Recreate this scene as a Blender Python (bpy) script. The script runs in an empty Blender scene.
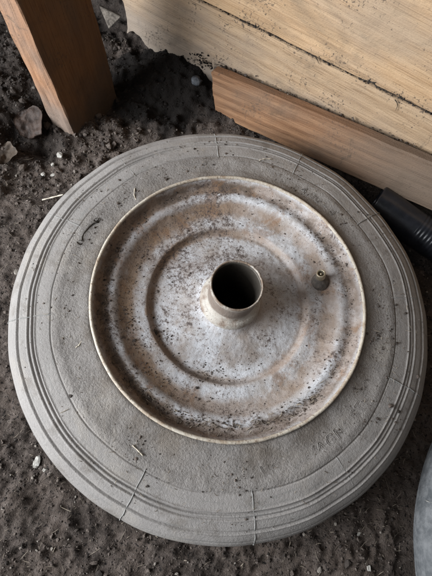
import bpy, bmesh, math, random
import numpy as np
from mathutils import Vector, Matrix

random.seed(7)
rng = np.random.default_rng(7)
S = bpy.context.scene
COL = S.collection

# ------------------------------------------------------------------ camera
cam_d = bpy.data.cameras.new('camera')
cam = bpy.data.objects.new('camera', cam_d)
COL.objects.link(cam)
cam.matrix_world = (Matrix.Translation((-0.0161, -0.1181, 0.4118))
                    @ Matrix.Rotation(0.3462, 4, 'X') @ Matrix.Rotation(0.3231, 4, 'Z'))
cam_d.sensor_fit = 'HORIZONTAL'
cam_d.sensor_width = 36.0
cam_d.lens = 426.8 / 432.0 * 36.0
cam_d.clip_start = 0.01
cam_d.clip_end = 50
S.camera = cam
S.render.resolution_x = 768
S.render.resolution_y = 1024

# ------------------------------------------------------------------ light: a shed, daylight from a doorway on the left
W = bpy.data.worlds.new('World')
S.world = W
W.use_nodes = True
bg = W.node_tree.nodes['Background']
bg.inputs['Color'].default_value = (0.93, 0.97, 1.0, 1)
bg.inputs['Strength'].default_value = 0.065

def area(name, loc, target, sx, sy, power, color):
    d = bpy.data.lights.new(name, 'AREA')
    d.shape = 'RECTANGLE'
    d.size, d.size_y = sx, sy
    d.energy = power
    d.color = color
    o = bpy.data.objects.new(name, d)
    o.location = loc
    o.rotation_euler = (Vector(target) - Vector(loc)).to_track_quat('-Z', 'Y').to_euler()
    COL.objects.link(o)
    return o
area('doorway_daylight', (-0.76, -0.36, 0.40), (0, 0.05, 0.03), 0.55, 0.50, 22.5, (0.90, 0.95, 1.0))

area('overhead_fill', (-0.70, -0.75, 1.10), (0, 0.0, 0.03), 0.7, 0.7, 5, (0.95, 0.97, 1.0))  # added soft fill lamp from above, no source of its own in view

S.view_settings.view_transform = 'Standard'
S.view_settings.look = 'None'
S.view_settings.gamma = 1
S.view_settings.use_curve_mapping = False
S.view_settings.exposure = 0.0
S.render.engine = 'CYCLES'

# ------------------------------------------------------------------ numpy noise
_perm = np.random.default_rng(3).permutation(256)
_perm = np.concatenate([_perm, _perm, _perm])
_grad = np.random.default_rng(4).normal(size=(256, 3))
_grad /= np.linalg.norm(_grad, axis=1)[:, None]
def pnoise(x, y, z=0.0):
    x, y, z = np.broadcast_arrays(np.asarray(x, float), np.asarray(y, float), np.asarray(z, float))
    xi, yi, zi = np.floor(x).astype(int), np.floor(y).astype(int), np.floor(z).astype(int)
    xf, yf, zf = x - xi, y - yi, z - zi
    u, v, w = [t * t * t * (t * (t * 6 - 15) + 10) for t in (xf, yf, zf)]
    out = 0
    for dx in (0, 1):
        for dy in (0, 1):
            for dz in (0, 1):
                h = _perm[(_perm[(_perm[(xi + dx) & 255] + yi + dy) & 255] + zi + dz) & 255]
                g = _grad[h]
                d = g[..., 0] * (xf - dx) + g[..., 1] * (yf - dy) + g[..., 2] * (zf - dz)
                out = out + d * (u if dx else 1 - u) * (v if dy else 1 - v) * (w if dz else 1 - w)
    return out * 1.6
def fbm(x, y, z=0.0, octv=4, gain=0.5):
    a, s, o = 1.0, 1.0, 0
    for i in range(octv):
        o = o + a * pnoise(x * s + 17.3 * i, y * s + 5.1 * i, np.asarray(z) * s)
        a *= gain; s *= 2.03
    return o
def sstep(a, b, x):
    t = np.clip((x - a) / (b - a), 0, 1)
    return t * t * (3 - 2 * t)

# ------------------------------------------------------------------ mesh helpers
def mesh_np(name, V, F, smooth=True):
    V = np.asarray(V, np.float32); F = np.asarray(F, np.int32)
    me = bpy.data.meshes.new(name)
    n = F.shape[1]
    me.vertices.add(len(V)); me.vertices.foreach_set('co', V.ravel())
    me.loops.add(F.size); me.loops.foreach_set('vertex_index', F.ravel())
    me.polygons.add(len(F)); me.polygons.foreach_set('loop_start', np.arange(0, F.size, n, dtype=np.int32))
    me.update(calc_edges=True)
    me.polygons.foreach_set('use_smooth', np.full(len(F), smooth))
    me.validate()
    return me
def vattr(me, name, vals):
    a = me.attributes.new(name, 'FLOAT', 'POINT')
    a.data.foreach_set('value', np.asarray(vals, np.float32))
def link(name, me, mat=None, parent=None, loc=None):
    o = bpy.data.objects.new(name, me)
    COL.objects.link(o)
    if mat is not None and me is not None and len(me.materials) == 0:
        me.materials.append(mat)
    if parent is not None: o.parent = parent
    if loc is not None: o.location = loc
    return o
def tag(o, label=None, cat=None, group=None, kind=None):
    if label: o['label'] = label
    if cat: o['category'] = cat
    if group: o['group'] = group
    if kind: o['kind'] = kind
    return o
def spline(pts, n):
    """Catmull-Rom through 2-D points, n samples."""
    P = np.array(pts, float)
    P = np.vstack([2 * P[0] - P[1], P, 2 * P[-1] - P[-2]])
    L = np.concatenate([[0], np.cumsum(np.linalg.norm(np.diff(P[1:-1], axis=0), axis=1))])
    s = np.linspace(0, L[-1], n)
    i = np.clip(np.searchsorted(L, s, side='right') - 1, 0, len(L) - 2)
    t = ((s - L[i]) / (L[i + 1] - L[i]))[:, None]
    a, b, c, d = P[i], P[i + 1], P[i + 2], P[i + 3]
    return 0.5 * (2 * b + (c - a) * t + (2 * a - 5 * b + 4 * c - d) * t ** 2 + (3 * b - a - 3 * c + d) * t ** 3)
def lathe(name, prof, seg, disp=None, close=False):
    prof = np.asarray(prof)
    n = len(prof)
    th = np.linspace(0, 2 * np.pi, seg, endpoint=False)
    r = np.repeat(prof[:, 0][:, None], seg, 1); z = np.repeat(prof[:, 1][:, None], seg, 1)
    t = np.repeat(th[None], n, 0)
    if disp is not None:
        dr, dz = disp(r, z, t)
        r = r + dr; z = z + dz
    V = np.stack([r * np.cos(t), r * np.sin(t), z], -1).reshape(-1, 3)
    m = n if close else n - 1
    i, j = np.meshgrid(np.arange(m), np.arange(seg), indexing='ij')
    i2, j2 = (i + 1) % n, (j + 1) % seg
    F = np.stack([i * seg + j, i * seg + j2, i2 * seg + j2, i2 * seg + j], -1).reshape(-1, 4)
    return mesh_np(name, V, F[:, ::-1])
def tube(name, pts, rad, seg=6):
    """tube along 3-D points, tapering radii allowed, capped by pinching"""
    P = np.array(pts, float); n = len(P)
    rad = np.broadcast_to(np.asarray(rad, float), (n,)).copy()
    T = np.gradient(P, axis=0); T /= np.linalg.norm(T, axis=1)[:, None] + 1e-12
    ref = np.array([0.31, 0.2, 0.93])
    A = np.cross(T, ref); A /= np.linalg.norm(A, axis=1)[:, None]
    B = np.cross(T, A)
    th = np.linspace(0, 2 * np.pi, seg, endpoint=False)
    V = P[:, None] + rad[:, None, None] * (np.cos(th)[None, :, None] * A[:, None] + np.sin(th)[None, :, None] * B[:, None])
    V = np.vstack([V.reshape(-1, 3), P[:1], P[-1:]])
    F = []
    for i in range(n - 1):
        for j in range(seg):
            k = (j + 1) % seg
            F.append([i * seg + j, i * seg + k, (i + 1) * seg + k, (i + 1) * seg + j])
    me = bpy.data.meshes.new(name)
    F += [[n * seg, (j + 1) % seg, j] for j in range(seg)]
    F += [[n * seg + 1, (n - 1) * seg + j, (n - 1) * seg + (j + 1) % seg] for j in range(seg)]
    me.from_pydata(V.tolist(), [], F)
    for p in me.polygons: p.use_smooth = True
    return me

# ------------------------------------------------------------------ material helpers
class NT:
    def __init__(s, name):
        s.m = bpy.data.materials.new(name); s.m.use_nodes = True
        s.t = s.m.node_tree; s.p = s.t.nodes['Principled BSDF']
        s.p.inputs['Specular IOR Level'].default_value = 0.3
        s._co = None
    def new(s, k): return s.t.nodes.new(k)
    def put(s, sock, v):
        if isinstance(v, bpy.types.NodeSocket): s.t.links.new(v, sock)
        elif v is not None:
            if isinstance(v, (tuple, list)) and len(v) == 3 and sock.type == 'RGBA': v = (*v, 1)
            sock.default_value = v
    def co(s):
        if s._co is None: s._co = s.new('ShaderNodeTexCoord').outputs['Object']
        return s._co
    def scale(s, v, sc):
        n = s.new('ShaderNodeMapping'); s.put(n.inputs['Vector'], v); n.inputs['Scale'].default_value = sc
        return n.outputs[0]
    def noise(s, sc, det=4, rough=0.55, vec=None, dist=0.0, off=None):
        n = s.new('ShaderNodeTexNoise')
        v = vec or s.co()
        if off:
            mp = s.new('ShaderNodeMapping'); s.put(mp.inputs['Vector'], v); mp.inputs['Location'].default_value = off
            v = mp.outputs[0]
        s.put(n.inputs['Vector'], v)
        n.inputs['Scale'].default_value = sc; n.inputs['Detail'].default_value = det
        n.inputs['Roughness'].default_value = rough; n.inputs['Distortion'].default_value = dist
        return n.outputs[0]
    def voro(s, sc, feature='F1', vec=None):
        n = s.new('ShaderNodeTexVoronoi'); s.put(n.inputs['Vector'], vec or s.co())
        n.inputs['Scale'].default_value = sc; n.feature = feature
        return n
    def math(s, op, a, b=None, c=None, clamp=False):
        n = s.new('ShaderNodeMath'); n.operation = op; n.use_clamp = clamp
        for i, v in enumerate((a, b, c)):
            if v is not None: s.put(n.inputs[i], v)
        return n.outputs[0]
    def step(s, a, b, v, lo=0.0, hi=1.0):
        n = s.new('ShaderNodeMapRange'); n.interpolation_type = 'SMOOTHSTEP'
        s.put(n.inputs['Value'], v)
        n.inputs['From Min'].default_value = a; n.inputs['From Max'].default_value = b
        n.inputs['To Min'].default_value = lo; n.inputs['To Max'].default_value = hi
        return n.outputs[0]
    def mix(s, f, a, b):
        n = s.new('ShaderNodeMix'); n.data_type = 'RGBA'
        s.put(n.inputs['Factor'], f); s.put(n.inputs['A'], a) if False else None
        cs = [i for i in n.inputs if i.type == 'RGBA']
        s.put(cs[0], a); s.put(cs[1], b)
        return [o for o in n.outputs if o.type == 'RGBA'][0]
    def radius(s):
        sp = s.new('ShaderNodeSeparateXYZ'); s.put(sp.inputs[0], s.co())
        x, y = sp.outputs[0], sp.outputs[1]
        return s.math('SQRT', s.math('ADD', s.math('MULTIPLY', x, x), s.math('MULTIPLY', y, y)))
    def xyz(s):
        sp = s.new('ShaderNodeSeparateXYZ'); s.put(sp.inputs[0], s.co())
        return sp.outputs
    def attr(s, name):
        n = s.new('ShaderNodeAttribute'); n.attribute_name = name
        return n.outputs['Fac']
    def bump(s, h, dist, strength=1.0, prev=None):
        n = s.new('ShaderNodeBump'); n.inputs['Strength'].default_value = strength
        n.inputs['Distance'].default_value = dist
        s.put(n.inputs['Height'], h)
        if prev is not None: s.put(n.inputs['Normal'], prev)
        return n.outputs[0]
    def done(s, col, rough=0.9, nor=None, metal=0.0, spec=None):
        s.put(s.p.inputs['Base Color'], col); s.put(s.p.inputs['Roughness'], rough)
        s.put(s.p.inputs['Metallic'], metal)
        if spec is not None: s.p.inputs['Specular IOR Level'].default_value = spec
        if nor is not None: s.put(s.p.inputs['Normal'], nor)
        return s.m

def mat_soil():
    n = NT('soil')
    big = n.noise(14, 5, 0.6); mid = n.noise(90, 5, 0.65); fine = n.noise(650, 4, 0.7)
    c = n.mix(n.step(0.35, 0.68, big), (0.052, 0.041, 0.035), (0.102, 0.078, 0.064))
    c = n.mix(n.step(0.42, 0.72, mid), c, (0.125, 0.101, 0.087))
    c = n.mix(n.step(0.60, 0.70, fine), c, (0.19, 0.165, 0.145))
    c = n.mix(n.step(0.44, 0.34, n.noise(400, 3, 0.6, off=(3, 1, 2))), c, (0.014, 0.012, 0.011))
    c = n.mix(n.math('MULTIPLY', n.attr('painted_shade'), 0.93), c, (0.009, 0.0078, 0.0072))
    b = n.bump(mid, 0.004, 0.7); b = n.bump(fine, 0.0022, 1.0, b)
    return n.done(c, 0.95, b, spec=0.15)
def mat_crumb():
    n = NT('soil_crumb')
    v = n.attr('shade')
    c = n.mix(n.step(0.0, 0.8, v), (0.040, 0.033, 0.029), (0.128, 0.103, 0.088))
    c = n.mix(n.step(0.93, 0.96, v), c, (0.25, 0.22, 0.19))
    f = n.noise(900, 3, 0.7)
    c = n.mix(n.step(0.55, 0.75, f), c, (0.11, 0.095, 0.083))
    c = n.mix(n.math('MULTIPLY', n.attr('painted_shade'), 0.93), c, (0.009, 0.0078, 0.0072))
    return n.done(c, 0.95, n.bump(f, 0.0008, 1.0), spec=0.15)
def mat_fibre():
    n = NT('fibre')
    v = n.attr('shade')
    c = n.mix(n.step(0.0, 1.0, v), (0.06, 0.046, 0.036), (0.27, 0.225, 0.175))
    return n.done(c, 0.85, spec=0.2)
def mat_tyre():
    n = NT('dusty_rubber')
    r = n.radius()
    big = n.noise(9, 4, 0.55); mid = n.noise(55, 5, 0.65); fine = n.noise(520, 4, 0.7); vf = n.noise(1500, 2, 0.6)
    c = n.mix(n.step(0.3, 0.7, big), (0.180, 0.163, 0.150), (0.262, 0.239, 0.221))
    tread = n.step(0.1495, 0.1515, r)
    c = n.mix(n.math('MULTIPLY', tread, 0.26), c, (0.335, 0.318, 0.306))
    c = n.mix(n.math('MULTIPLY', n.step(0.5, 0.72, n.noise(24, 6, 0.72, dist=0.6, off=(3, 3, 8))), 0.5), c, (0.30, 0.265, 0.225))
    c = n.mix(n.math('MULTIPLY', n.step(0.54, 0.68, n.noise(17, 6, 0.75, dist=0.5, off=(8, 3, 2))), 0.5), c, (0.125, 0.112, 0.102))
    c = n.mix(n.math('MULTIPLY', n.step(0.52, 0.72, mid), 0.6), c, (0.140, 0.120, 0.102))
    # brown dust towards the bead, where the rim sheds rust
    bead = n.math('MULTIPLY', n.step(0.140, 0.122, r), n.step(0.38, 0.62, n.noise(30, 4, 0.6, off=(1, 7, 3))))
    c = n.mix(n.math('MULTIPLY', bead, 0.6), c, (0.125, 0.098, 0.074))
    rough_zone = n.math('SUBTRACT', 1.0, n.math('MULTIPLY', tread, 0.65))
    sp = n.math('MULTIPLY', n.step(0.60, 0.68, fine), rough_zone)
    c = n.mix(n.math('MULTIPLY', sp, 0.6), c, (0.075, 0.067, 0.060))
    c = n.mix(n.math('MULTIPLY', n.step(0.42, 0.34, fine), 0.35), c, (0.36, 0.345, 0.325))
    # scuffs running round the tread
    x, y, z = n.xyz()
    cv = n.new('ShaderNodeCombineXYZ')
    n.put(cv.inputs[0], n.math('MULTIPLY', r, 1.0)); n.put(cv.inputs[1], n.math('MULTIPLY', n.math('ARCTAN2', y, x), 0.012)); n.put(cv.inputs[2], z)
    scuff = n.noise(420, 3, 0.6, vec=cv.outputs[0])
    c = n.mix(n.math('MULTIPLY', n.math('MULTIPLY', n.step(0.55, 0.7, scuff), tread), 0.45), c, (0.17, 0.165, 0.155))
    b = n.bump(n.math('MULTIPLY', fine, rough_zone), 0.0016, 0.9)
    b = n.bump(vf, 0.0004, 0.8, b); b = n.bump(mid, 0.0012, 0.5, b)
    return n.done(c, 0.88, b, spec=0.25)
def mat_groove():
    n = NT('rubber_detail')
    f = n.noise(500, 3, 0.6)
    return n.done(n.mix(f, (0.15, 0.145, 0.135), (0.30, 0.29, 0.275)), 0.9, n.bump(f, 0.0006))
def mat_rim():
    n = NT('weathered_white_paint')
    r = n.radius(); x, y, z = n.xyz()
    ang = n.math('ARCTAN2', y, x)
    big = n.noise(11, 5, 0.6); mid = n.noise(48, 6, 0.68); fine = n.noise(430, 4, 0.72); vf = n.noise(1300, 3, 0.65)
    c = n.mix(n.step(0.3, 0.7, big), (0.40, 0.395, 0.405), (0.55, 0.55, 0.565))
    c = n.mix(n.math('MULTIPLY', n.step(0.40, 0.68, mid), 0.75), c, (0.27, 0.225, 0.19))
    # rust / mud wash kept in the pressed rings, stronger towards -x
    side = n.step(0.03, -0.09, x)
    side2 = n.math('ADD', n.math('MULTIPLY', side, 0.60), 0.72)
    wob = n.math('MULTIPLY', n.math('SUBTRACT', mid, 0.5), 0.012)
    rw = n.math('ADD', r, wob)
    def ring(a, b_, c_, d): return n.math('MULTIPLY', n.step(a, b_, rw), n.step(d, c_, rw))
    r1 = ring(0.104, 0.109, 0.1145, 0.1175); r2 = ring(0.080, 0.090, 0.096, 0.101); r3 = ring(0.0645, 0.069, 0.0725, 0.076)
    rings = n.math('MAXIMUM', n.math('MULTIPLY', r1, 1.0), n.math('MAXIMUM', r2, n.math('MULTIPLY', r3, 0.85)))
    br = n.math('MULTIPLY', n.math('MULTIPLY', rings, side2), n.step(0.18, 0.52, n.noise(26, 5, 0.65, off=(5, 2, 9))), clamp=True)
    c = n.mix(n.math('MULTIPLY', br, 0.85), c, (0.20, 0.122, 0.066))
    c = n.mix(n.math('MULTIPLY', n.math('MULTIPLY', r1, side2), n.math('MULTIPLY', n.step(0.4, 0.62, mid), 0.9), clamp=True), c, (0.085, 0.062, 0.047))
    # warm wash beside the hub on the right and toward the lower right trough
    hubw = n.math('MULTIPLY', n.math('MULTIPLY', n.step(0.062, 0.03, r), n.step(-0.004, 0.02, x)), n.step(0.36, 0.6, big))
    c = n.mix(n.math('MULTIPLY', hubw, 0.6), c, (0.27, 0.20, 0.145))
    # broad grime films, then dirt speckle in clouds
    grime = n.noise(13, 6, 0.72, dist=0.5, off=(6, 1, 4))
    c = n.mix(n.math('MULTIPLY', n.step(0.46, 0.66, grime), 0.62), c, (0.185, 0.140, 0.112))
    rust = n.math('MULTIPLY', n.step(0.52, 0.64, n.noise(34, 6, 0.7, dist=0.4, off=(2, 6, 1))), n.step(0.055, 0.085, r))
    c = n.mix(n.math('MULTIPLY', rust, 0.7), c, (0.205, 0.118, 0.066))
    cloud = n.step(0.42, 0.62, n.noise(15, 6, 0.75, off=(2, 4, 8)))
    thr = n.math('SUBTRACT', n.math('ADD', n.noise(300, 6, 0.78, off=(1, 1, 6)), 0.03), n.math('MULTIPLY', cloud, 0.145))
    c = n.mix(n.math('MULTIPLY', n.step(0.46, 0.36, thr), 0.6), c, (0.150, 0.110, 0.090))
    c = n.mix(n.math('MULTIPLY', n.step(0.37, 0.31, thr), 0.85), c, (0.058, 0.044, 0.040))
    thr2 = n.math('SUBTRACT', n.noise(850, 4, 0.7, off=(9, 9, 1)), n.math('MULTIPLY', cloud, 0.07))
    c = n.mix(n.math('MULTIPLY', n.step(0.40, 0.33, thr2), 0.75), c, (0.075, 0.057, 0.050))
    bl = n.noise(120, 4, 0.65, dist=0.8, off=(3, 8, 5))
    c = n.mix(n.math('MULTIPLY', n.step(0.68, 0.74, bl), 0.8), c, (0.065, 0.045, 0.040))
    b = n.bump(fine, 0.0006, 0.7); b = n.bump(vf, 0.0003, 0.6, b); b = n.bump(mid, 0.0008, 0.35, b)
    return n.done(c, n.step(0.3, 0.7, mid, 0.6, 0.85), b, spec=0.3)
def mat_lip():
    n = NT('worn_lip_paint')
    mid = n.noise(60, 5, 0.65); fine = n.noise(500, 3, 0.7)
    c = n.mix(n.step(0.4, 0.7, mid), (0.46, 0.41, 0.34), (0.27, 0.19, 0.125))
    c = n.mix(n.step(0.58, 0.66, fine), c, (0.16, 0.11, 0.075))
    return n.done(c, 0.65, n.bump(fine, 0.0005), spec=0.35)
def mat_hub():
    n = NT('scraped_hub_paint')
    mid = n.noise(70, 5, 0.65); fine = n.noise(520, 3, 0.7)
    x, y, z = n.xyz()
    c = n.mix(n.step(0.42, 0.66, mid), (0.40, 0.365, 0.32), (0.20, 0.145, 0.11))
    band = n.math('MULTIPLY', n.step(0.064, 0.072, z), n.step(0.0915, 0.088, z))
    c = n.mix(n.math('MULTIPLY', band, 0.85), c, (0.150, 0.112, 0.088))
    c = n.mix(n.math('MULTIPLY', n.step(0.0925, 0.0945, z), n.step(0.35, 0.6, mid)), c, (0.17, 0.12, 0.085))
    c = n.mix(n.step(0.60, 0.68, fine), c, (0.10, 0.075, 0.06))
    return n.done(c, 0.6, n.bump(fine, 0.0006), spec=0.4)
def mat_bore():
    n = NT('hub_bore_steel')
    f = n.noise(200, 4, 0.7)
    return n.done(n.mix(f, (0.045, 0.038, 0.031), (0.11, 0.095, 0.078)), 0.5, n.bump(f, 0.0005), metal=0.4)
def mat_simple(name, a, b_, sc=200, rough=0.8, bump=0.0006, metal=0.0, spec=0.3):
    n = NT(name)
    f = n.noise(sc, 4, 0.65)
    return n.done(n.mix(n.step(0.3, 0.7, f), a, b_), rough, n.bump(f, bump), metal=metal, spec=spec)
def mat_wood(name, light, dark, grey, grey_lo=None, grey_hi=None, spots=0.6, ring_scale=38, contrast=0.6, endgrey=None):
    """grain runs along local X; grey weathering rises with local Z from the bottom edge (grey_lo..grey_hi)"""
    n = NT(name)
    v = n.scale(n.co(), (0.09, 1.0, 1.0))
    warp = n.noise(9, 3, 0.5, vec=v, dist=0.6)
    w = n.new('ShaderNodeTexWave'); w.wave_type = 'BANDS'; w.bands_direction = 'Z'
    n.put(w.inputs['Vector'], v); w.inputs['Scale'].default_value = ring_scale; w.inputs['Distortion'].default_value = 7.0
    w.inputs['Detail'].default_value = 3; w.inputs['Detail Scale'].default_value = 1.2; w.inputs['Detail Roughness'].default_value = 0.6
    g2 = n.noise(260, 4, 0.6, vec=n.scale(n.co(), (0.05, 1, 1)))
    mid = n.noise(16, 5, 0.6, vec=n.scale(n.co(), (0.4, 1, 1))); fine = n.noise(620, 3, 0.65)
    c = n.mix(n.math('MULTIPLY', w.outputs['Fac'], contrast), light, dark)
    g3 = n.noise(1000, 3, 0.6, vec=n.scale(n.co(), (0.025, 1, 1)), off=(0, 2, 5))
    c = n.mix(n.math('MULTIPLY', n.step(0.45, 0.75, g2), 0.5), c, dark)
    c = n.mix(n.math('MULTIPLY', n.step(0.52, 0.68, g3), 0.55), c, (dark[0] * 0.6, dark[1] * 0.55, dark[2] * 0.5))
    c = n.mix(n.math('MULTIPLY', n.step(0.48, 0.36, g3), 0.3), c, (min(light[0] * 1.25, 1), min(light[1] * 1.28, 1), min(light[2] * 1.35, 1)))
    c = n.mix(n.math('MULTIPLY', n.step(0.40, 0.66, mid), 0.55), c, grey)
    if grey_lo is not None:
        x, y, z = n.xyz()
        zz = n.math('ADD', z, n.math('MULTIPLY', n.math('SUBTRACT', n.noise(20, 5, 0.65, off=(4, 1, 1)), 0.5), 0.06))
        c = n.mix(n.math('MULTIPLY', n.step(grey_hi, grey_lo, zz), 0.85), c, grey)
    if endgrey is not None:
        x, y, z = n.xyz()
        xx = n.math('ADD', x, n.math('MULTIPLY', n.math('SUBTRACT', n.noise(18, 4, 0.6, off=(2, 1, 5)), 0.5), 0.12))
        c = n.mix(n.math('MULTIPLY', n.step(endgrey[0], endgrey[1], xx), 0.85), c, grey)
    gr = n.noise(11, 6, 0.72, dist=0.5, off=(5, 5, 1))
    c = n.mix(n.math('MULTIPLY', n.step(0.50, 0.68, gr), 0.5), c, (grey[0] * 0.55, grey[1] * 0.52, grey[2] * 0.48))
    smear = n.noise(60, 5, 0.7, vec=n.scale(n.co(), (1.0, 1.0, 0.35)), dist=1.0, off=(2, 7, 7))
    c = n.mix(n.math('MULTIPLY', n.step(0.64, 0.74, smear), 0.6), c, (0.09, 0.068, 0.05))
    # soil splashes and frass
    cl = n.step(0.46, 0.66, n.noise(24, 4, 0.65, off=(8, 3, 2)))
    thr = n.math('SUBTRACT', n.noise(360, 4, 0.7, off=(1, 2, 3)), n.math('MULTIPLY', cl, 0.105))
    c = n.mix(n.math('MULTIPLY', n.step(0.375, 0.31, thr), spots), c, (0.07, 0.055, 0.045))
    b = n.bump(g2, 0.0009, 0.6); b = n.bump(g3, 0.0007, 0.8, b); b = n.bump(w.outputs['Fac'], 0.0006, 0.5, b); b = n.bump(fine, 0.0005, 0.7, b)
    return n.done(c, 0.85, b, spec=0.2)

M_soil, M_crumb, M_fibre = mat_soil(), mat_crumb(), mat_fibre()
M_tyre, M_det, M_rim, M_lip, M_hub, M_bore = mat_tyre(), mat_groove(), mat_rim(), mat_lip(), mat_hub(), mat_bore()
M_brass = mat_simple('dull_brass', (0.30, 0.25, 0.17), (0.52, 0.46, 0.36), 400, 0.45, 0.0003, 0.7)
M_rubber = mat_simple('black_rubber', (0.055, 0.048, 0.042), (0.12, 0.10, 0.085), 300, 0.8)
M_black = mat_simple('black_plastic', (0.010, 0.011, 0.014), (0.018, 0.019, 0.024), 120, 0.28, 0.0002, 0, 0.5)
M_chip = mat_simple('white_chip', (0.24, 0.22, 0.19), (0.44, 0.42, 0.385), 300, 0.8)
M_pebble = mat_simple('blue_grey_stone', (0.035, 0.038, 0.045), (0.115, 0.12, 0.13), 260, 0.75)
M_bark = mat_simple('brown_bark', (0.020, 0.013, 0.010), (0.050, 0.032, 0.024), 120, 0.7, 0.0015)
M_leaf = mat_simple('dry_leaf', (0.030, 0.022, 0.017), (0.10, 0.075, 0.056), 90, 0.8, 0.001)
M_twig = mat_simple('dark_stem', (0.022, 0.018, 0.015), (0.06, 0.05, 0.04), 300, 0.85)
M_wall = mat_wood('pale_wall_wood', (0.50, 0.335, 0.195), (0.37, 0.225, 0.120), (0.33, 0.262, 0.20), spots=0.75, ring_scale=26, contrast=0.5)
M_wall_low = mat_wood('stained_wall_wood', (0.42, 0.295, 0.185), (0.30, 0.195, 0.115), (0.23, 0.195, 0.165), 0.012, 0.080, spots=0.8, ring_scale=24, contrast=0.45)
M_plank = mat_wood('brown_plank_wood', (0.285, 0.155, 0.083), (0.155, 0.075, 0.038), (0.150, 0.112, 0.084), spots=0.5, ring_scale=30, contrast=0.7, endgrey=(0.08, 0.24))
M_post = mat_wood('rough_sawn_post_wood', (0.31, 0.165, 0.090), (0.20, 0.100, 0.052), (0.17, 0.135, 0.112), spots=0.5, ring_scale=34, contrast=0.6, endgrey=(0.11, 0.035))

M_post_shaded = mat_wood('shaded_brown_post_wood', (0.20, 0.105, 0.052), (0.13, 0.063, 0.031), (0.10, 0.08, 0.065), spots=0.5, ring_scale=34, contrast=0.7, endgrey=(0.09, 0.03))

# ------------------------------------------------------------------ ground
RO = (-0.0009, 0.0044, 0.0)      # the rim sits a little off centre in the soft tyre
C1 = (0.0, 0.0); C2 = (0.395, -0.106)
UW = np.array([0.9718, -0.2359]); NW = np.array([0.2359, 0.9718])    # wall direction and depth
WP = np.array([-0.1075, 0.2757])                                      # a point on the wall's face at the ground
def ground_h(x, y):
    x = np.asarray(x, float); y = np.asarray(y, float)
    rough = 1.0 + 1.1 * sstep(0.02, 0.16, y) * sstep(-0.02, -0.2, x)
    h = 0.0055 * fbm(x * 11, y * 14, 1.3, 3) * rough
    h += 0.0028 * rough * fbm(x * 48 + 3, y * 48, 2.1, 3, 0.6)
    lump = pnoise(x * 95, y * 95, 4.2)
    h += 0.0028 * rough * np.maximum(lump, -0.1)
    h += 0.008 * np.exp(-(((x + 0.205) / 0.030) ** 2 + ((y - 0.165) / 0.035) ** 2))    # soil packed round the post
    h += 0.0016 * fbm(x * 210, y * 210, 7.7, 2, 0.6)
    h += 0.020 * np.exp(-(((x + 0.315) / 0.05) ** 2 + ((y - 0.10) / 0.06) ** 2))       # bank of clods at far left
    h += 0.018 * np.exp(-(((x + 0.145) / 0.055) ** 2 + ((y - 0.275) / 0.035) ** 2))    # soil heaped on the wall foot
    h -= 0.030 * np.exp(-(((x + 0.262) / 0.011) ** 2 + ((y - 0.176) / 0.011) ** 2))    # burrow beside the post
    h -= 0.014 * np.exp(-(((x + 0.247) / 0.012) ** 2 + ((y - 0.125) / 0.016) ** 2))
    for c in (C1, C2):
        d = np.hypot(x - c[0], y - c[1])
        k = sstep(0.200, 0.180, d)
        h = h * (1 - k) + k * np.minimum(h, -0.001)
    return h - 0.001
def painted_shade(x, y):                      # near-black soil colour that paints in the shade at the wall foot
    x = np.asarray(x, float); y = np.asarray(y, float)
    d = np.exp(-(((x + 0.155) / 0.085) ** 2 + ((y - 0.250) / 0.072) ** 2))
    d2 = 0.9 * sstep(-0.19, -0.25, x) * sstep(0.07, 0.13, y)            # and weaker painted shade on the ground at far left
    n_ = 0.22 * fbm(x * 26, y * 26, 5.5, 3)
    return np.maximum(sstep(0.30, 0.62, d + n_), 0.62 * sstep(0.35, 0.8, d2 + 1.4 * n_))
def grid(x0, x1, y0, y1, step):
    xs = np.arange(x0, x1 + 1e-6, step); ys = np.arange(y0, y1 + 1e-6, step)
    return xs, ys
xs = np.concatenate([np.linspace(-3.0, -0.50, 12)[:-1], np.arange(-0.50, 0.42, 0.0018), np.linspace(0.42, 3.0, 12)])
ys = np.concatenate([np.linspace(-3.0, -0.34, 12)[:-1], np.arange(-0.34, 0.46, 0.0018), np.linspace(0.46, 3.0, 12)])
X, Y = np.meshgrid(xs, ys, indexing='ij')
Z = ground_h(X, Y)
nx, ny = X.shape
i, j = np.meshgrid(np.arange(nx - 1), np.arange(ny - 1), indexing='ij')
F = np.stack([i * ny + j, (i + 1) * ny + j, (i + 1) * ny + j + 1, i * ny + j + 1], -1).reshape(-1, 4)
g = link('ground', mesh_np('ground', np.stack([X, Y, Z], -1).reshape(-1, 3), F), M_soil)
vattr(g.data, 'painted_shade', painted_shade(X, Y).ravel())
tag(g, 'dark trodden soil floor under the wheel', kind='structure')

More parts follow.
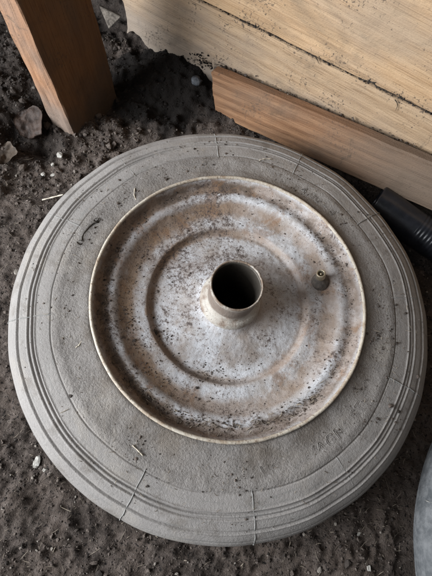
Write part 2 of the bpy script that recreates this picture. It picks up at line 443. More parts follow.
# ------------------------------------------------------------------ timber
def frame_obj(o, origin, ux, uz):
    """local X along ux, local Z along uz (orthonormalised), local Y = Z x X"""
    ux = Vector(ux).normalized(); uz = Vector(uz); uz = (uz - ux * uz.dot(ux)).normalized()
    uy = uz.cross(ux)
    m = Matrix.Identity(4)
    for k in range(3):
        m[k][0], m[k][1], m[k][2], m[k][3] = ux[k], uy[k], uz[k], origin[k]
    o.matrix_world = m
def board(name, L, T, H, nx=120, nz=24, ny=4, seed=0.0, rough=0.0008, bottom=None, top=None, left=None, bev=0.0012):
    """box 0..L, 0..T, 0..H with subdivided faces, eased corners and an uneven surface"""
    bm = bmesh.new()
    V = {}
    def vert(a, b, c):
        k = (a, b, c)
        if k not in V: V[k] = bm.verts.new((a / nx, b / ny, c / nz))
        return V[k]
    def quad(f, na, nb, flip):
        for a in range(na):
            for b in range(nb):
                q = [f(a, b), f(a + 1, b), f(a + 1, b + 1), f(a, b + 1)]
                bm.faces.new(q[::-1] if flip else q)
    quad(lambda a, b: vert(a, 0, b), nx, nz, False); quad(lambda a, b: vert(a, ny, b), nx, nz, True)
    quad(lambda a, b: vert(a, b, 0), nx, ny, True); quad(lambda a, b: vert(a, b, nz), nx, ny, False)
    quad(lambda a, b: vert(0, a, b), ny, nz, True); quad(lambda a, b: vert(nx, a, b), ny, nz, False)
    me = bpy.data.meshes.new(name); bm.to_mesh(me); bm.free()
    P = np.empty(len(me.vertices) * 3, np.float32); me.vertices.foreach_get('co', P); P = P.reshape(-1, 3).astype(float)
    a, b, c = P.T
    on = lambda v: (np.minimum(v, 1 - v) < 1e-6).astype(float)
    ncorner = on(a) + on(b) + on(c)
    x = a * L
    z0 = bottom(x) if bottom is not None else np.zeros_like(x)
    z1 = top(x) if top is not None else np.full_like(x, H)
    z = z0 + (z1 - z0) * c; y = b * T
    if left is not None: x = left(z) * (1 - a) + a * L
    e = np.where(ncorner >= 2, bev, 0)
    y = y + np.where(b < 0.5, e, -e); z = z + np.where(c < .5, e, -e)
    y += rough * fbm(x * 25 + seed, z * 90 + seed, y * 60, 3); z += rough * 0.45 * fbm(x * 30 + seed, y * 80, z * 30 + 4, 3)
    me.vertices.foreach_set('co', np.stack([x, y, z], 1).astype(np.float32).ravel())
    me.polygons.foreach_set('use_smooth', np.full(len(me.polygons), True)); me.update()
    try: me.set_sharp_from_angle(angle=math.radians(24))
    except Exception: pass
    return me

wall = tag(link('plank_wall', None), 'pale wooden plank wall along the back, wider than the loose board', 'wall')
wall.location = (WP[0], WP[1], 0)
def wall_part(name, me, mat, s0, z0):
    o = link(name, me, mat)
    p = WP + UW * s0
    frame_obj(o, (p[0], p[1], z0), (UW[0], UW[1], 0), (0, 0, 1))
    mw = o.matrix_basis.copy()
    o.parent = wall; o.matrix_basis = Matrix.Translation(-wall.location) @ mw
    return o
# seam height rises slightly from left to right
seam = lambda x: 0.1005 + 0.046 * np.clip(x - 0.10, -0.05, 0.6) - 0.00004 * 0
def low_bottom(x):
    rot = 0.020 * np.exp(-((x - 0.012) / 0.022) ** 2) + 0.006 * sstep(0.16, 0.03, x)
    return -0.012 + rot + 0.0045 * fbm(x * 60, 0.3, 0.2, 4) * sstep(0.2, 0.1, x)
wall_part('plank', board('lower_plank', 0.80, 0.022, 0.1, nx=420, nz=30, seed=1.2, bottom=low_bottom, top=lambda x: seam(x) - 0.0013,
          left=lambda z: 0.003 + 0.004 * np.sin(z * 60)), M_wall_low, -0.119, 0)
wall_part('plank', board('upper_plank', 0.86, 0.024, 0.2, nx=320, nz=40, seed=8.2, bottom=lambda x: seam(x - 0.06) + 0.0013, top=lambda x: 0.33 + 0 * x), M_wall, -0.179, 0).location -= Vector((NW[0] * 0.0022, NW[1] * 0.0022, 0))

wall_part('added_seam_backing', board('added_seam_backing', 0.70, 0.006, 0.02, nx=160, nz=2, ny=1, seed=3.3, bottom=lambda x: seam(x - 0.0) - 0.012, top=lambda x: seam(x) + 0.012, bev=0.0), M_wall_low, -0.112, 0.0).location += Vector((NW[0] * 0.024, NW[1] * 0.024, 0))  # unseen strip added behind the seam to keep light from showing through

# loose board leaning on the wall
lp = link('loose_board', board('loose_board', 0.62, 0.017, 0.053, nx=260, nz=20, ny=5, seed=4.4, rough=0.0008,
          left=lambda z: -0.003 - 0.17 * z + 0.0006 * np.sin(z * 190), bev=0.0018,
          bottom=lambda x: -0.004 + 0.0006 * np.sin(x * 31), top=lambda x: 0.0495 + 0.0008 * np.sin(x * 17)), M_plank)
up = (NW[0] * 0.16 + UW[0] * -0.13, NW[1] * 0.16 + UW[1] * -0.13, 1.0)
frame_obj(lp, (-0.0815, 0.2395, 0.0), (UW[0], UW[1], 0.145), up)
tag(lp, 'narrow reddish-brown loose board leaning on the wall foot, behind the wheel', 'board')

# upright post at the upper left
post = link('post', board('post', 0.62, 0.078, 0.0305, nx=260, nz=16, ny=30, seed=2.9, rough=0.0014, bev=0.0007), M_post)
B0 = Vector((-0.2147, 0.145, -0.03)); B1 = Vector((-0.2335, 0.1475, 0.155))
frame_obj(post, B0, B1 - B0, (-UW[0], -UW[1], 0))
# local Y must point away from the viewer (+NW)
if (post.matrix_world.to_3x3() @ Vector((0, 1, 0))).dot(Vector((NW[0], NW[1], 0))) < 0:
    frame_obj(post, B0 + Vector((-UW[0], -UW[1], 0)) * 0.0305, B1 - B0, (UW[0], UW[1], 0))
post.data.materials.append(M_post_shaded)
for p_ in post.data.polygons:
    if abs(p_.normal.y) < 0.6: p_.material_index = 1          # broad faces take a darker copy of the wood, shade put into its colour
tag(post, 'upright rough-sawn timber post set in the soil, light narrow face', 'post')

# ------------------------------------------------------------------ the wheel
wheel = tag(link('wheelbarrow_wheel', None, loc=(0, 0, 0)), 'dusty grey wheel with dirty white steel rim lying flat, whole in view', 'wheel')
def tyre_surface(phi):
    phi = np.asarray(phi, float)
    c, s = np.cos(phi), np.sin(phi)
    r = 0.128 + 0.062 * np.sign(c) * np.abs(c) ** 0.8
    z = 0.036 + np.where(s > 0, 0.026, 0.036) * np.sign(s) * np.abs(s) ** 0.8
    return r, z
_ph = np.radians(np.linspace(0, 90, 400)); _rr, _zz = tyre_surface(_ph)
def tyre_z(r):                     # upper surface height at a radius
    return np.interp(r, _rr[::-1], _zz[::-1])
def gauss(x, c, w): return np.exp(-((x - c) / w) ** 2)
def tyre_profile():
    ph = np.radians(np.concatenate([np.linspace(94, 84, 12, endpoint=False), np.linspace(84, -36, 300, endpoint=False), np.linspace(-36, -90, 30)]))
    r, z = tyre_surface(ph)
    dr, dz = np.gradient(r), np.gradient(z)
    L = np.hypot(dr, dz) + 1e-9
    nr, nz = dz / L, -dr / L            # outward normal
    flip = np.sign(nr * np.cos(ph) + nz * np.sin(ph)); nr *= flip; nz *= flip
    deg = np.degrees(ph)
    d = -0.0008 * gauss(deg, 74, 0.55)                       # fine line on the sidewall
    d += 0.0007 * gauss(deg, 60.6, 0.9) - 0.0017 * gauss(deg, 58.6, 1.0) - 0.0012 * gauss(deg, 54.6, 0.9) + 0.0004 * gauss(deg, 52.4, 0.9)   # double groove
    d += -0.0014 * gauss(deg, 40.5, 1.3) + 0.0004 * gauss(deg, 37.6, 0.9)
    d += -0.0003 * gauss(deg, 24.0, 1.4)
    d += -0.0014 * gauss(deg, 4.0, 1.8) - 0.0016 * gauss(deg, -16.0, 2.5)
    d += 0.0006 * gauss(deg, 79, 3)
    lift = 0.0016 * gauss(r, 0.122, 0.006) * (z > 0.05)
    z = z + lift
    bead = np.array([(0.1130, 0.0440), (0.1145, 0.0540), (0.1165, 0.0600), (0.1190, 0.0628)])
    return np.vstack([bead, np.stack([r + nr * d, z + nz * d], 1)])
def tyre_disp(r, z, t):
    cx, cy = np.cos(t), np.sin(t)
    w = 0.0007 * fbm(cx * 3.1, cy * 3.1, z * 20, 2)
    lump = 0.0005 * fbm(cx * r * 70, cy * r * 70, z * 70, 2) * sstep(0.152, 0.146, r)
    k = sstep(0.136, 0.124, r) * (z > 0.03)
    return w * 1.3 + k * (RO[0] * cx + RO[1] * cy), w + lump
tyre = link('tyre', lathe('tyre', tyre_profile(), 900, tyre_disp), M_tyre, wheel)
# thin mould seams running over the shoulder, one mesh shared by all
tp = tyre_profile()
tp = tp[(tp[:, 1] > 0.037) & (tp[:, 0] > 0.1475)][::4]
nn = len(tp)
seam_r = 0.00040 * np.clip(0.75 + 1.1 * fbm(np.arange(nn) * 0.22, 0.4, 0.3, 2), 0.12, 1.5)
sm = tube('mould_seam', np.stack([tp[:, 0], 0.0004 * np.sin(np.linspace(0, 4, nn)) + 0.0002 * np.sin(np.linspace(0, 23, nn)), tp[:, 1] - 0.0001], 1), seam_r, 6)
sm.materials.append(M_det)
for k in range(12):
    o = link('mould_seam', sm, None, tyre)
    o.rotation_euler.z = math.radians(83 + 30 * k + random.uniform(-2.2, 2.2))
# faint raised outline lettering on the sidewall
def lettering(text, r0, size, a_mid, outward_top, name):
    cu = bpy.data.curves.new('tmp', 'FONT'); cu.body = text; cu.size = size; cu.align_x = 'CENTER'; cu.resolution_u = 3
    cu.space_character = 1.18
    to = bpy.data.objects.new('tmp', cu); COL.objects.link(to)
    bpy.context.view_layer.update()
    dg = bpy.context.evaluated_depsgraph_get()
    tm = to.evaluated_get(dg).to_mesh()
    bm = bmesh.new(); bm.from_mesh(tm); bmesh.ops.remove_doubles(bm, verts=bm.verts, dist=1e-6)
    edges = [(e.verts[0].co.copy(), e.verts[1].co.copy()) for e in bm.edges if len(e.link_faces) == 1]
    bm.free(); to.to_mesh_clear()
    bpy.data.objects.remove(to); bpy.data.curves.remove(cu)
    V, Fc = [], []
    def mp(p, h):
        s = 1 if outward_top else -1
        r = r0 + s * p[1]
        a = a_mid - s * p[0] / r0
        return (r * math.cos(a), r * math.sin(a), float(tyre_z(min(r, 0.187))) + h)
    w = 0.00055
    for a, b in edges:
        d = (b - a); L = d.length
        if L < 1e-6: continue
        q = Vector((-d.y, d.x, 0)) / L * w
        base = len(V)
        for p in (a, b):
            V += [mp(p + q, -0.0006), mp(p, 0.00045 + 0.0003 * float(pnoise(p[0] * 130, p[1] * 130, 2.2))), mp(p - q, -0.0006)]
        Fc += [[base, base + 3, base + 4, base + 1], [base + 1, base + 4, base + 5, base + 2]]
    me = bpy.data.meshes.new(name); me.from_pydata(V, [], Fc)
    link(name, me, M_tyre, tyre)
lettering('VOGOVAGNOST', 0.1415, 0.0125, math.radians(318), False, 'lettering')
lettering('4.00 - 8', 0.1335, 0.0105, math.radians(68), True, 'lettering')

rim_pts = [(0.1080, 0.046), (0.1145, 0.056), (0.1172, 0.0632), (0.1178, 0.0652), (0.1172, 0.0650), (0.1158, 0.0625), (0.1140, 0.0590), (0.1118, 0.0566), (0.1085, 0.0558),
           (0.1050, 0.0563), (0.1025, 0.0564), (0.0998, 0.0554), (0.0955, 0.0524), (0.0905, 0.0499), (0.0850, 0.0488), (0.0780, 0.0486), (0.0745, 0.0484), (0.0729, 0.0476),
           (0.0713, 0.0450), (0.0698, 0.0434), (0.0675, 0.0430), (0.0600, 0.0438), (0.0480, 0.0462), (0.0380, 0.0488), (0.0310, 0.0508), (0.0280, 0.0528), (0.0262, 0.0545), (0.0235, 0.0550), (0.0203, 0.0550)]
def rim_disp(r, z, t):
    cx, cy = np.cos(t) * r, np.sin(t) * r
    dz = 0.0005 * fbm(cx * 28, cy * 28, 0.4, 3) + 0.00025 * fbm(cx * 160, cy * 160, 3.4, 2)
    return 0.00025 * fbm(np.cos(t) * 2.2, np.sin(t) * 2.2, 0.7, 2), dz
rim_prof = spline(rim_pts, 230)
rim = link('rim', lathe('rim', rim_prof, 720, rim_disp), M_rim, wheel, RO)
def rim_z(r):
    m = np.argmax(rim_prof[:, 1])
    return np.interp(r, rim_prof[m:, 0][::-1], rim_prof[m:, 1][::-1])
th = np.linspace(0, 2 * np.pi, 12, endpoint=False)
lip_prof = np.stack([0.1184 + 0.0015 * np.cos(th), 0.0654 + 0.0015 * np.sin(th)], 1)
def lip_disp(r, z, t):
    k = 0.00018 * fbm(np.cos(t) * 9, np.sin(t) * 9, 2.2, 4)
    return rim_disp(r, z, t)[0] + k * 0.7, k
link('rim_lip', lathe('rim_lip', lip_prof, 540, lip_disp, close=True), M_lip, rim)
# hub
hub_prof = spline([(0.0268, 0.0530), (0.0270, 0.0555), (0.0262, 0.0590), (0.0246, 0.0612), (0.0228, 0.0625), (0.0214, 0.0650), (0.0211, 0.0700), (0.0211, 0.0870), (0.0213, 0.0905), (0.0216, 0.0935), (0.0215, 0.0950), (0.0208, 0.0955), (0.0201, 0.0951), (0.0198, 0.0938)], 90)
def hub_disp(r, z, t):
    k = 0.00014 * fbm(np.cos(t) * 3, np.sin(t) * 3, z * 60, 3)
    step = -0.0010 * np.exp(-((np.mod(t - 4.5 + np.pi, 2 * np.pi) - np.pi) / 0.35) ** 2) * sstep(0.0655, 0.067, z) * sstep(0.071, 0.069, z)
    return k + step, k
hub = link('hub', lathe('hub', hub_prof, 160, hub_disp), M_hub, wheel, RO)
link('bore', lathe('bore', spline([(0.0198, 0.0938), (0.0196, 0.090), (0.0196, 0.05), (0.0196, 0.004)], 40), 120, hub_disp), M_bore, hub)
# valve: rubber foot, stem, brass tip
vb = Vector((0.0740 - RO[0], 0.0512 - RO[1], 0.0500)); vt = Vector((0.0690 - RO[0], 0.0525 - RO[1], 0.0660))
valve = link('valve', lathe('valve', spline([(0.0086, -0.003), (0.0082, 0.0010), (0.0070, 0.0036), (0.0054, 0.0056), (0.0040, 0.0080), (0.0035, 0.0105), (0.0010, 0.0108), (0.0003, 0.0108)], 40), 48,
             lambda r, z, t: (0.0003 * fbm(np.cos(t) * 3, np.sin(t) * 3, z * 300, 2), 0)), M_rubber, wheel, Vector(RO) + vb)
valve.rotation_euler = (vt - vb).to_track_quat('Z', 'Y').to_euler()
link('valve_tip', lathe('valve_tip', spline([(0.0038, 0.0070), (0.0042, 0.0100), (0.0042, 0.0148), (0.0040, 0.0156), (0.0033, 0.0157), (0.0027, 0.0150), (0.0026, 0.0105), (0.0002, 0.0103)], 40), 32), M_brass, valve)
link('valve_pin', lathe('valve_pin', spline([(0.0010, 0.0100), (0.0010, 0.0143), (0.0007, 0.0147), (0.0001, 0.0147)], 10), 12), M_brass, valve)

# second wheel, its left edge just in the frame
def copy_tree(o, parent=None):
    c = o.copy(); COL.objects.link(c); c.parent = parent
    for ch in [k for k in o.children]: copy_tree(ch, c)
    return c
w2 = copy_tree(wheel)
w2.location = (C2[0], C2[1], 0.0)
w2.rotation_euler = (0, 0, math.radians(97))
tag(w2, 'blue-grey tyre cut off by the right frame edge, at the lower right', 'wheel', 'wheels lying on the soil')
for ch in w2.children:
    if ch.name.startswith('tyre'):
        ch.data = ch.data.copy(); ch.data.materials.clear()
        ch.data.materials.append(mat_simple('blue_grey_rubber', (0.070, 0.074, 0.078), (0.150, 0.152, 0.155), 110, 0.85, 0.002))
wheel['group'] = 'wheels lying on the soil'

# ------------------------------------------------------------------ black ribbed pipe at the right
pa = np.array((0.1190, 0.1790, 0.0195)); pd = np.array((0.945, -0.325, 0.0)); pd /= np.linalg.norm(pd)
Lp = 0.36
s = np.linspace(0, Lp, 540)
rr = 0.0190 + 0.00022 * np.clip(np.sin(s / 0.0042 * 2 * np.pi) * 1.6, -1, 1) * (s > 0.052) * (s < 0.09)
rr[0] = 0.0165; rr[1] = 0.0184
prof = np.stack([rr, s], 1)
prof = np.vstack([[0.016, 0.06], [0.016, 0.001], prof, [0.016, Lp], [0.016, Lp - 0.05]])
pipe = link('plastic_pipe', lathe('plastic_pipe', prof, 72), M_black, None, tuple(pa))
pipe.rotation_euler = Vector(pd).to_track_quat('Z', 'Y').to_euler()
tag(pipe, 'shiny black plastic pipe between the loose board and the wheel', 'pipe')

# ------------------------------------------------------------------ loose soil, crumbs, fibres
bm = bmesh.new(); bmesh.ops.create_icosphere(bm, subdivisions=1, radius=1.0)
ICO_V = np.array([v.co[:] for v in bm.verts]); ICO_F = np.array([[v.index for v in f.verts] for f in bm.faces]); bm.free()
bm = bmesh.new(); bmesh.ops.create_icosphere(bm, subdivisions=2, radius=1.0)
ICO2_V = np.array([v.co[:] for v in bm.verts]); ICO2_F = np.array([[v.index for v in f.verts] for f in bm.faces]); bm.free()
def rand_rot(n):
    q = rng.normal(size=(n, 4)); q /= np.linalg.norm(q, axis=1)[:, None]
    w, x, y, z = q.T
    return np.stack([np.stack([1 - 2 * (y * y + z * z), 2 * (x * y - z * w), 2 * (x * z + y * w)], -1),
                     np.stack([2 * (x * y + z * w), 1 - 2 * (x * x + z * z), 2 * (y * z - x * w)], -1),
                     np.stack([2 * (x * z - y * w), 2 * (y * z + x * w), 1 - 2 * (x * x + y * y)], -1)], -2)
def crumbs(name, P, size, mat, shade, flat=0.7, jag=0.35):
    n = len(P)
    V = ICO_V[None] * (1 + rng.uniform(-jag, jag, (n, 12, 1)))
    V = V * rng.uniform(0.6, 1.3, (n, 1, 3))
    V = np.einsum('nij,nkj->nki', rand_rot(n), V)
    V[..., 2] *= flat
    V = V * size[:, None, None] + P[:, None]
    F = (ICO_F[None] + 12 * np.arange(n)[:, None, None]).reshape(-1, 3)
    me = mesh_np(name, V.reshape(-1, 3), F, smooth=False)
    vattr(me, 'shade', np.repeat(shade, 12)); vattr(me, 'painted_shade', np.repeat(painted_shade(P[:, 0], P[:, 1]), 12))
    return link(name, me, mat)
def fibres(name, P, ang, length, width, mat, shade, lift=0.0006, surf=None, bend=0.5):
    n = len(P); k = 5
    t = np.linspace(-0.5, 0.5, k)
    a = ang[:, None] + bend * rng.normal(size=(n, 1)) * t[None] * 2
    dx = np.cumsum(np.cos(a), 1) / k; dy = np.cumsum(np.sin(a), 1) / k
    dx -= dx[:, 2:3]; dy -= dy[:, 2:3]
    x = P[:, 0:1] + dx * length[:, None]; y = P[:, 1:2] + dy * length[:, None]
    zs = surf(x, y)
    z = 0.5 * zs + 0.5 * zs.max(1, keepdims=True) + lift + rng.uniform(0, 1, (n, 1)) * 0.0004 + np.abs(rng.normal(size=(n, 1))) * 0.0006 * t[None] * 2
    nx_, ny_ = -np.sin(a), np.cos(a)
    w = width[:, None] * np.array([0.5, 1, 1, 0.9, 0.35])[None]
    A = np.stack([x + nx_ * w, y + ny_ * w, z], -1); B = np.stack([x - nx_ * w, y - ny_ * w, z], -1); Cc = np.stack([x, y, z + w * 1.1], -1)
    V = np.stack([A, Cc, B], 2).reshape(n, -1, 3)
    fl = []
    for q in range(k - 1):
        o = q * 3
        fl += [[o, o + 1, o + 4, o + 3], [o + 1, o + 2, o + 5, o + 4], [o + 2, o, o + 3, o + 5]]
    F = (np.array(fl)[None] + (3 * k) * np.arange(n)[:, None, None]).reshape(-1, 4)
    me = mesh_np(name, V.reshape(-1, 3), F, smooth=False)
    vattr(me, 'shade', np.repeat(shade, 3 * k))
    return link(name, me, mat)
def scatter_ground(n):
    x = rng.uniform(-0.46, 0.40, n); y = rng.uniform(-0.33, 0.36, n)
    ok = (np.hypot(x, y) > 0.180) & (np.hypot(x - C2[0], y - C2[1]) > 0.183)
    # in front of the wall only
    ok &= ((x - WP[0]) * NW[0] + (y - WP[1]) * NW[1]) < 0.002
    return x[ok], y[ok]
x, y = scatter_ground(60000)
dens = fbm(x * 20, y * 20, 9.1, 2) > rng.uniform(-0.9, 0.5, len(x))
x, y = x[dens], y[dens]
sz = np.clip(rng.lognormal(-7.4, 0.52, len(x)), 0.0003, 0.0042)
sz *= 1 + 0.6 * sstep(0.0, 0.15, y) * sstep(-0.1, -0.2, x)
d1 = np.minimum(np.hypot(x, y) - 0.19, np.hypot(x - C2[0], y - C2[1]) - 0.19)
sz = np.minimum(sz, np.maximum(0.0009, d1 * 0.6 + 0.004))
o = crumbs('soil_crumbs', np.stack([x, y, ground_h(x, y) + sz * 0.25], 1), sz, M_crumb, rng.uniform(0, 1, len(x)))
tag(o, 'loose dark soil crumbs scattered over the shed floor', kind='stuff')
x, y = scatter_ground(11000)
kk = painted_shade(x, y) < 0.35; x, y = x[kk], y[kk]
n = len(x)
o = fibres('straw_fibres', np.stack([x, y], 1), rng.normal(1.2, 0.9, n), rng.lognormal(-5.35, 0.6, n), rng.lognormal(-8.75, 0.4, n), M_fibre, rng.uniform(0, 1, n) ** 2.2, 0.0004, ground_h, 0.28)
tag(o, 'fine dry plant fibres mixed into the dark soil', kind='stuff')

# dirt lying on the wheel
def on_rim(a, r):
    return np.stack([RO[0] + r * np.cos(a), RO[1] + r * np.sin(a), rim_z(r)], 1)
A, Rr = [], []
n = 2600                                                # dirt gathered in the trough under the lip
A.append(rng.uniform(0, 2 * np.pi, n)); Rr.append(rng.normal(0.1085, 0.0030, n))
n = 700; A.append(rng.normal(math.radians(205), 0.7, n)); Rr.append(rng.normal(0.088, 0.005, n))
n = 700; A.append(rng.normal(math.radians(250), 0.6, n)); Rr.append(rng.normal(0.066, 0.005, n))
n = 1500; A.append(rng.uniform(0, 2 * np.pi, n)); Rr.append(np.sqrt(rng.uniform(0.030 ** 2, 0.115 ** 2, n)))
n = 500; A.append(rng.normal(math.radians(300), 0.5, n)); Rr.append(rng.normal(0.103, 0.006, n))
A, Rr = np.concatenate(A), np.concatenate(Rr)
k = (Rr < 0.1155) & (Rr > 0.029); A, Rr = A[k], Rr[k]
clump = fbm(np.cos(A) * Rr * 90, np.sin(A) * Rr * 90, 3.3, 2) > rng.uniform(-0.7, 0.55, len(A)); A, Rr = A[clump], Rr[clump]
sz = np.clip(rng.lognormal(-8.0, 0.45, len(A)), 0.00015, 0.0013)
P = on_rim(A, Rr); P[:, 2] += sz * 0.3
o = crumbs('rim_dirt', P, sz, M_crumb, rng.uniform(0, 0.97, len(A)))
tag(o, 'small dirt grains lying in the dish of the white rim', kind='stuff')
n = 3800
A = rng.uniform(0, 2 * np.pi, n); Rr = np.where(rng.uniform(size=n) < 0.75, rng.uniform(0.121, 0.150, n), rng.uniform(0.150, 0.178, n))
clump = fbm(np.cos(A) * Rr * 60, np.sin(A) * Rr * 60, 6.3, 2) > rng.uniform(-0.6, 0.8, n); A, Rr = A[clump], Rr[clump]
sz = np.clip(rng.lognormal(-7.95, 0.60, len(A)), 0.00015, 0.0021)
sh = rng.uniform(0, 1, len(A))
o = crumbs('tyre_dirt', np.stack([Rr * np.cos(A), Rr * np.sin(A), tyre_z(Rr) + sz * 0.2], 1), sz, M_crumb, sh)
tag(o, 'small dirt grains lying on the tyre sidewall', kind='stuff')
n = 340
A = rng.uniform(0, 2 * np.pi, n); Rr = rng.uniform(0.123, 0.172, n)
o = fibres('tyre_chaff', np.stack([Rr * np.cos(A), Rr * np.sin(A)], 1), rng.uniform(0, 6.3, n), rng.lognormal(-5.5, 0.4, n), rng.lognormal(-8.6, 0.3, n), M_fibre, rng.uniform(0.2, 0.9, n), 0.0003, lambda x, y: tyre_z(np.hypot(x, y)))
tag(o, 'short pale chaff stuck to the tyre sidewall', kind='stuff')

n = 170
A = rng.normal(math.radians(275), 0.85, n); Rr = rng.normal(0.1085, 0.0035, n); Rr = np.clip(Rr, 0.095, 0.113)
o = fibres('rim_chaff', np.stack([RO[0] + Rr * np.cos(A), RO[1] + Rr * np.sin(A)], 1), A + np.pi / 2 + rng.normal(0, 0.7, n), rng.lognormal(-5.4, 0.4, n), rng.lognormal(-8.4, 0.35, n), M_fibre,
           rng.uniform(0.1, 1.0, n), 0.0004, lambda x, y: rim_z(np.minimum(np.hypot(x - RO[0], y - RO[1]), 0.1145)))
tag(o, 'short chaff gathered in the trough of the rim', kind='stuff')

# ------------------------------------------------------------------ small single things
def lump(name, loc, size, mat, seed, label, cat, group=None, jag=0.25, rotz=0.0, facet=False):
    V = ICO2_V.copy()
    V *= (1 + jag * fbm(V[:, 0] * 1.3 + seed, V[:, 1] * 1.3, V[:, 2] * 1.3 + seed, 3))[:, None]
    if facet: V = np.sign(V) * np.abs(V) ** 0.75
    c, s_ = math.cos(rotz), math.sin(rotz)
    V = V * np.array(size)
    V = np.stack([V[:, 0] * c - V[:, 1] * s_, V[:, 0] * s_ + V[:, 1] * c, V[:, 2]], 1)
    o = link(name, mesh_np(name, V, ICO2_F, smooth=not facet), mat)
    o.location = (loc[0], loc[1], float(ground_h(loc[0], loc[1])) + size[2] * 0.45 if len(loc) == 2 else loc[2])
    return tag(o, label, cat, group)
lump('pebble', (-0.1148, 0.2600), (0.0062, 0.0050, 0.0050), M_pebble, 1.0, 'rounded blue-grey pebble beside the left end of the loose board', 'stone', None, 0.55)
chips = [((-0.2220, 0.1165), (0.0036, 0.0028, 0.002), 'largest white chip on the soil just below the post foot'),
         ((-0.2270, 0.1060), (0.0022, 0.0018, 0.0015), 'small white chip midway between the post foot and the tyre'),
         ((-0.2232, 0.0965), (0.0019, 0.0030, 0.0015), 'upright narrow white chip nearest the tyre, below the post'),
         ((-0.2330, 0.0930), (0.0026, 0.0024, 0.0016), 'dull white chip left of the narrow chip, below the post')]
for k, (p, s3, lb) in enumerate(chips):
    lump('white_chip', p, s3, M_chip, 3.0 + k, lb, 'chip', 'white chips on the soil', 0.5, k * 1.1, True)

# pixel (37,462), (45,470), (366,567), (358,533): chips along the lower edge
for k, (p, s3, lb) in enumerate([
        ((-0.1150, -0.1730), (0.0028, 0.0050, 0.0016), 'triangular cream chip on the soil by the lower left of the tyre'),
        ((-0.1060, -0.1770), (0.0016, 0.0014, 0.0012), 'tiny cream chip right beside the triangular chip'),
        ((0.1840, -0.1690), (0.0022, 0.0018, 0.0012), 'white chip on the soil near the bottom frame edge, right of centre'),
        ((0.1720, -0.1460), (0.0013, 0.0020, 0.0010), 'tiny white sliver on soil between the two tyres')]):
    lump('white_chip', p, s3, M_chip, 9.0 + k, lb, 'chip', 'white chips on the soil', 0.5, k * 0.9 + 0.2, True)

lump('mud_spot', (-0.0556, -0.0434, 0.0442), (0.0042, 0.0034, 0.0009), M_twig, 4.4, 'dark round mud spot on the rim, left of the hub', 'mud', None, 0.35)
def sheet(name, loc, lx, ly, mat, seed, curl, label, cat, rotz=0, tilt=(0, 0), thick=0.0012, lift=0.004):
    n = 22
    u, v = np.meshgrid(np.linspace(-1, 1, n), np.linspace(-1, 1, n), indexing='ij')
    sq = np.maximum(np.abs(u), np.abs(v)) / (np.hypot(u, v) + 1e-6)
    sq = 0.45 + 0.55 * np.minimum(sq, 1)
    uu, vv = u * sq, v * sq
    edge = 1 + 0.22 * fbm(uu * 0.8 + seed, vv * 0.8, seed, 2)
    x = uu * lx * edge; y = vv * ly * edge
    z = curl * (uu ** 2 * 0.8 - vv * 0.25) + 0.0022 * fbm(uu * 2.2 + seed, vv * 2.2, 1, 3)
    top = np.stack([x, y, z + thick / 2], -1).reshape(-1, 3); bot = np.stack([x, y, z - thick / 2], -1).reshape(-1, 3)
    i, j = np.meshgrid(np.arange(n - 1), np.arange(n - 1), indexing='ij')
    f = np.stack([i * n + j, (i + 1) * n + j, (i + 1) * n + j + 1, i * n + j + 1], -1).reshape(-1, 4)
    ring = [(a, 0) for a in range(n)] + [(n - 1, b) for b in range(1, n)] + [(a, n - 1) for a in range(n - 2, -1, -1)] + [(0, b) for b in range(n - 2, 0, -1)]
    ids = np.array([a * n + b for a, b in ring]); nxt = np.roll(ids, -1)
    side = np.stack([ids, ids + n * n, nxt + n * n, nxt], -1)
    o = link(name, mesh_np(name, np.vstack([top, bot]), np.vstack([f, f[:, ::-1] + n * n, side[:, ::-1]])), mat)
    o.location = (loc[0], loc[1], float(ground_h(*loc)) + lift if len(loc) == 2 else loc[2]); o.rotation_euler = (tilt[0], tilt[1], rotz)
    return tag(o, label, cat)
sheet('bark_piece', (-0.2660, 0.1410), 0.0155, 0.017, M_bark, 2.0, 0.006, 'dull brown curved bark piece lying left of the post foot', 'bark', 0.4, (0.35, -0.25), lift=0.006)
sheet('dry_leaf', (-0.2760, 0.0920), 0.015, 0.011, M_leaf, 5.0, 0.008, 'crumpled dry leaf on the soil at the left frame edge', 'leaf', 1.0, (0.25, 0.3), 0.0006, lift=0.005)
tri = [Vector((-0.2503, 0.3042, 0.034)), Vector((-0.2255, 0.3077, 0.026)), Vector((-0.2390, 0.2985, 0.012))]
nrm = (tri[1] - tri[0]).cross(tri[2] - tri[0]).normalized() * 0.006
V = [t for t in tri] + [t - nrm * (1 if nrm.z > 0 else -1) for t in tri]
me = bpy.data.meshes.new('wood_scrap'); me.from_pydata([v[:] for v in V], [], [[0, 1, 2], [5, 4, 3], [0, 3, 4, 1], [1, 4, 5, 2], [2, 5, 3, 0]])
bmm = bmesh.new(); bmm.from_mesh(me); bmesh.ops.recalc_face_normals(bmm, faces=bmm.faces); bmesh.ops.bevel(bmm, geom=bmm.edges, offset=0.0006, segments=2, affect='EDGES'); bmm.to_mesh(me); bmm.free()
tag(link('wood_scrap', me, mat_simple('pale_scrap_wood', (0.06, 0.050, 0.041), (0.21, 0.18, 0.15), 220, 0.85)), 'pale three-cornered wood scrap between the post and the wall end', 'wood scrap')

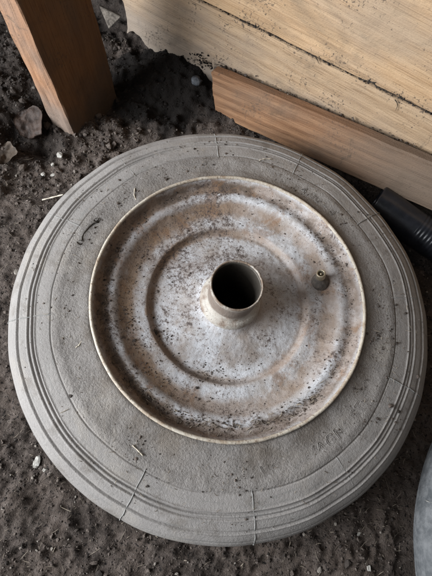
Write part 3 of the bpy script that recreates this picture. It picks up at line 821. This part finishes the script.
def stem(name, pts, rad, mat, label, cat, group=None, n=30):
    P = np.array(pts, float)
    L = np.linspace(0, len(P) - 1, n)
    Q = np.stack([spline(np.stack([P[:, 0], P[:, d]], 1), n)[:, 1] if False else np.interp(L, np.arange(len(P)), P[:, d]) for d in range(3)], 1)
    for _ in range(2): Q[1:-1] = (Q[:-2] + 2 * Q[1:-1] + Q[2:]) / 4
    rr = rad * (1 + 0.25 * np.sin(np.linspace(0, 17, n)))
    return tag(link(name, tube(name, Q, rr, 6), mat), label, cat, group)
def onty(a, r, h=0.0004):
    a = math.radians(a); return (r * math.cos(a), r * math.sin(a), float(tyre_z(r)) + h)
# dark dried stem with a knot at both ends, upper left of the tyre
def knot(a, r, R):
    a = math.radians(a); c = (r * math.cos(a), r * math.sin(a)); z = float(tyre_z(r))
    return [(c[0] + R * math.cos(t), c[1] + R * math.sin(t), z + 0.0006 + 0.0009 * math.sin(t * 1.7)) for t in np.linspace(0.4, 6.6, 12)]
stem('dark_stem', knot(166.5, 0.1400, 0.0024)[::-1] + [onty(169, 0.1420), onty(172, 0.1424), onty(174.5, 0.1428)] + knot(176.8, 0.1415, 0.0022), 0.00050, M_twig, 'black dried stem with a knot at each end, on the tyre upper left', 'stem', n=60)
M_straw = mat_simple('pale_straw', (0.36, 0.31, 0.24), (0.55, 0.49, 0.40), 200, 0.8)
for a0, r0, a1, r1, lb in [(96, 0.150, 91.5, 0.156, 'short pale straw on the top of the tyre, left of the loose board face'),
                           (150, 0.128, 147, 0.139, 'bent straw on the tyre beside the rim upper left'),
                           (214, 0.127, 216, 0.133, 'straw bit on the tyre left of the rim'),
                           (254, 0.139, 258.5, 0.141, 'straw bit with dirt on the tyre lower left, near a mould seam')]:
    stem('straw', [onty(a0, r0), onty((a0 + a1) / 2 + 0.6, (r0 + r1) / 2, 0.0010), onty(a1, r1, 0.0007)], 0.00045, M_straw, lb, 'straw', 'straws lying on the tyre')
gz = lambda x, y, h=0.001: (x, y, float(ground_h(x, y)) + h)
stem('straw', [gz(-0.218, 0.062, 0.002), gz(-0.208, 0.067, 0.004), (-0.196, 0.070, 0.012)], 0.0007, M_straw, 'pale straw on the soil touching the tyre upper left edge', 'straw')

# cobwebby debris hanging in the wall seam
def wp(s_, z, d): p = WP + UW * s_ - NW * d; return (p[0], p[1], z)
V, Fq, base = [], [], 0
for s0, z0, L, nth in ((0.170, 0.113, 0.034, 7), (0.200, 0.113, 0.022, 7), (0.045, 0.104, 0.012, 4), (0.11, 0.109, 0.014, 4)):
    for q in range(nth):
        a = rng.normal(1.1, 0.9); l = L * rng.uniform(0.3, 1.0)
        p = [s0 + rng.normal(0, 0.005), z0 + rng.normal(0, 0.0015)]
        pts = []
        for e in range(5):
            pts.append(wp(p[0], p[1], 0.0012 + 0.0006 * rng.uniform()))
            a += rng.normal(0, 0.35); p = [p[0] + l / 5 * math.cos(a), p[1] + l / 5 * math.sin(a)]
        m = tube('t', pts, [0.0005, 0.0004, 0.00035, 0.00025, 0.0001], 4)
        V += [v.co[:] for v in m.vertices]; Fq += [[base + i for i in f.vertices] for f in m.polygons]; base += len(m.vertices)
        bpy.data.meshes.remove(m)
me = bpy.data.meshes.new('cobweb_debris'); me.from_pydata(V, [], Fq)
tag(link('cobweb_debris', me, M_twig), 'dark root-like cobweb debris clinging to the wall seam', kind='stuff')
n = 2600
s_ = rng.uniform(-0.06, 0.36, n); zt = 0.1005 + 0.046 * np.clip(s_ + 0.119 - 0.10, -0.05, 0.6) + rng.normal(0, 0.0006, n) - 0.0006
pp = WP[None] + UW[None] * s_[:, None] + NW[None] * rng.uniform(0.0008, 0.008, n)[:, None]
sz = np.clip(rng.lognormal(-7.5, 0.4, n), 0.0003, 0.0012)
tag(crumbs('seam_dirt', np.stack([pp[:, 0], pp[:, 1], zt], 1), sz, M_crumb, rng.uniform(0, 0.3, n)), 'dark dirt packed into the seam between the wall planks', kind='stuff')
# litter fallen into the gap behind the loose board
n = 1500
s_ = rng.uniform(-0.02, 0.34, n); dpt = rng.uniform(0.001, 0.012, n)
zt = 0.035 + 0.135 * (s_ + 0.02) + rng.normal(0, 0.003, n)
pp = WP[None] + UW[None] * s_[:, None] - NW[None] * dpt[:, None]
sz = np.clip(rng.lognormal(-7.4, 0.5, n), 0.0002, 0.003)
o = crumbs('gap_litter', np.stack([pp[:, 0], pp[:, 1], zt], 1), sz, M_crumb, rng.uniform(0, 1, n))
tag(o, 'dark litter lodged in the gap between the loose board and wall', kind='stuff')
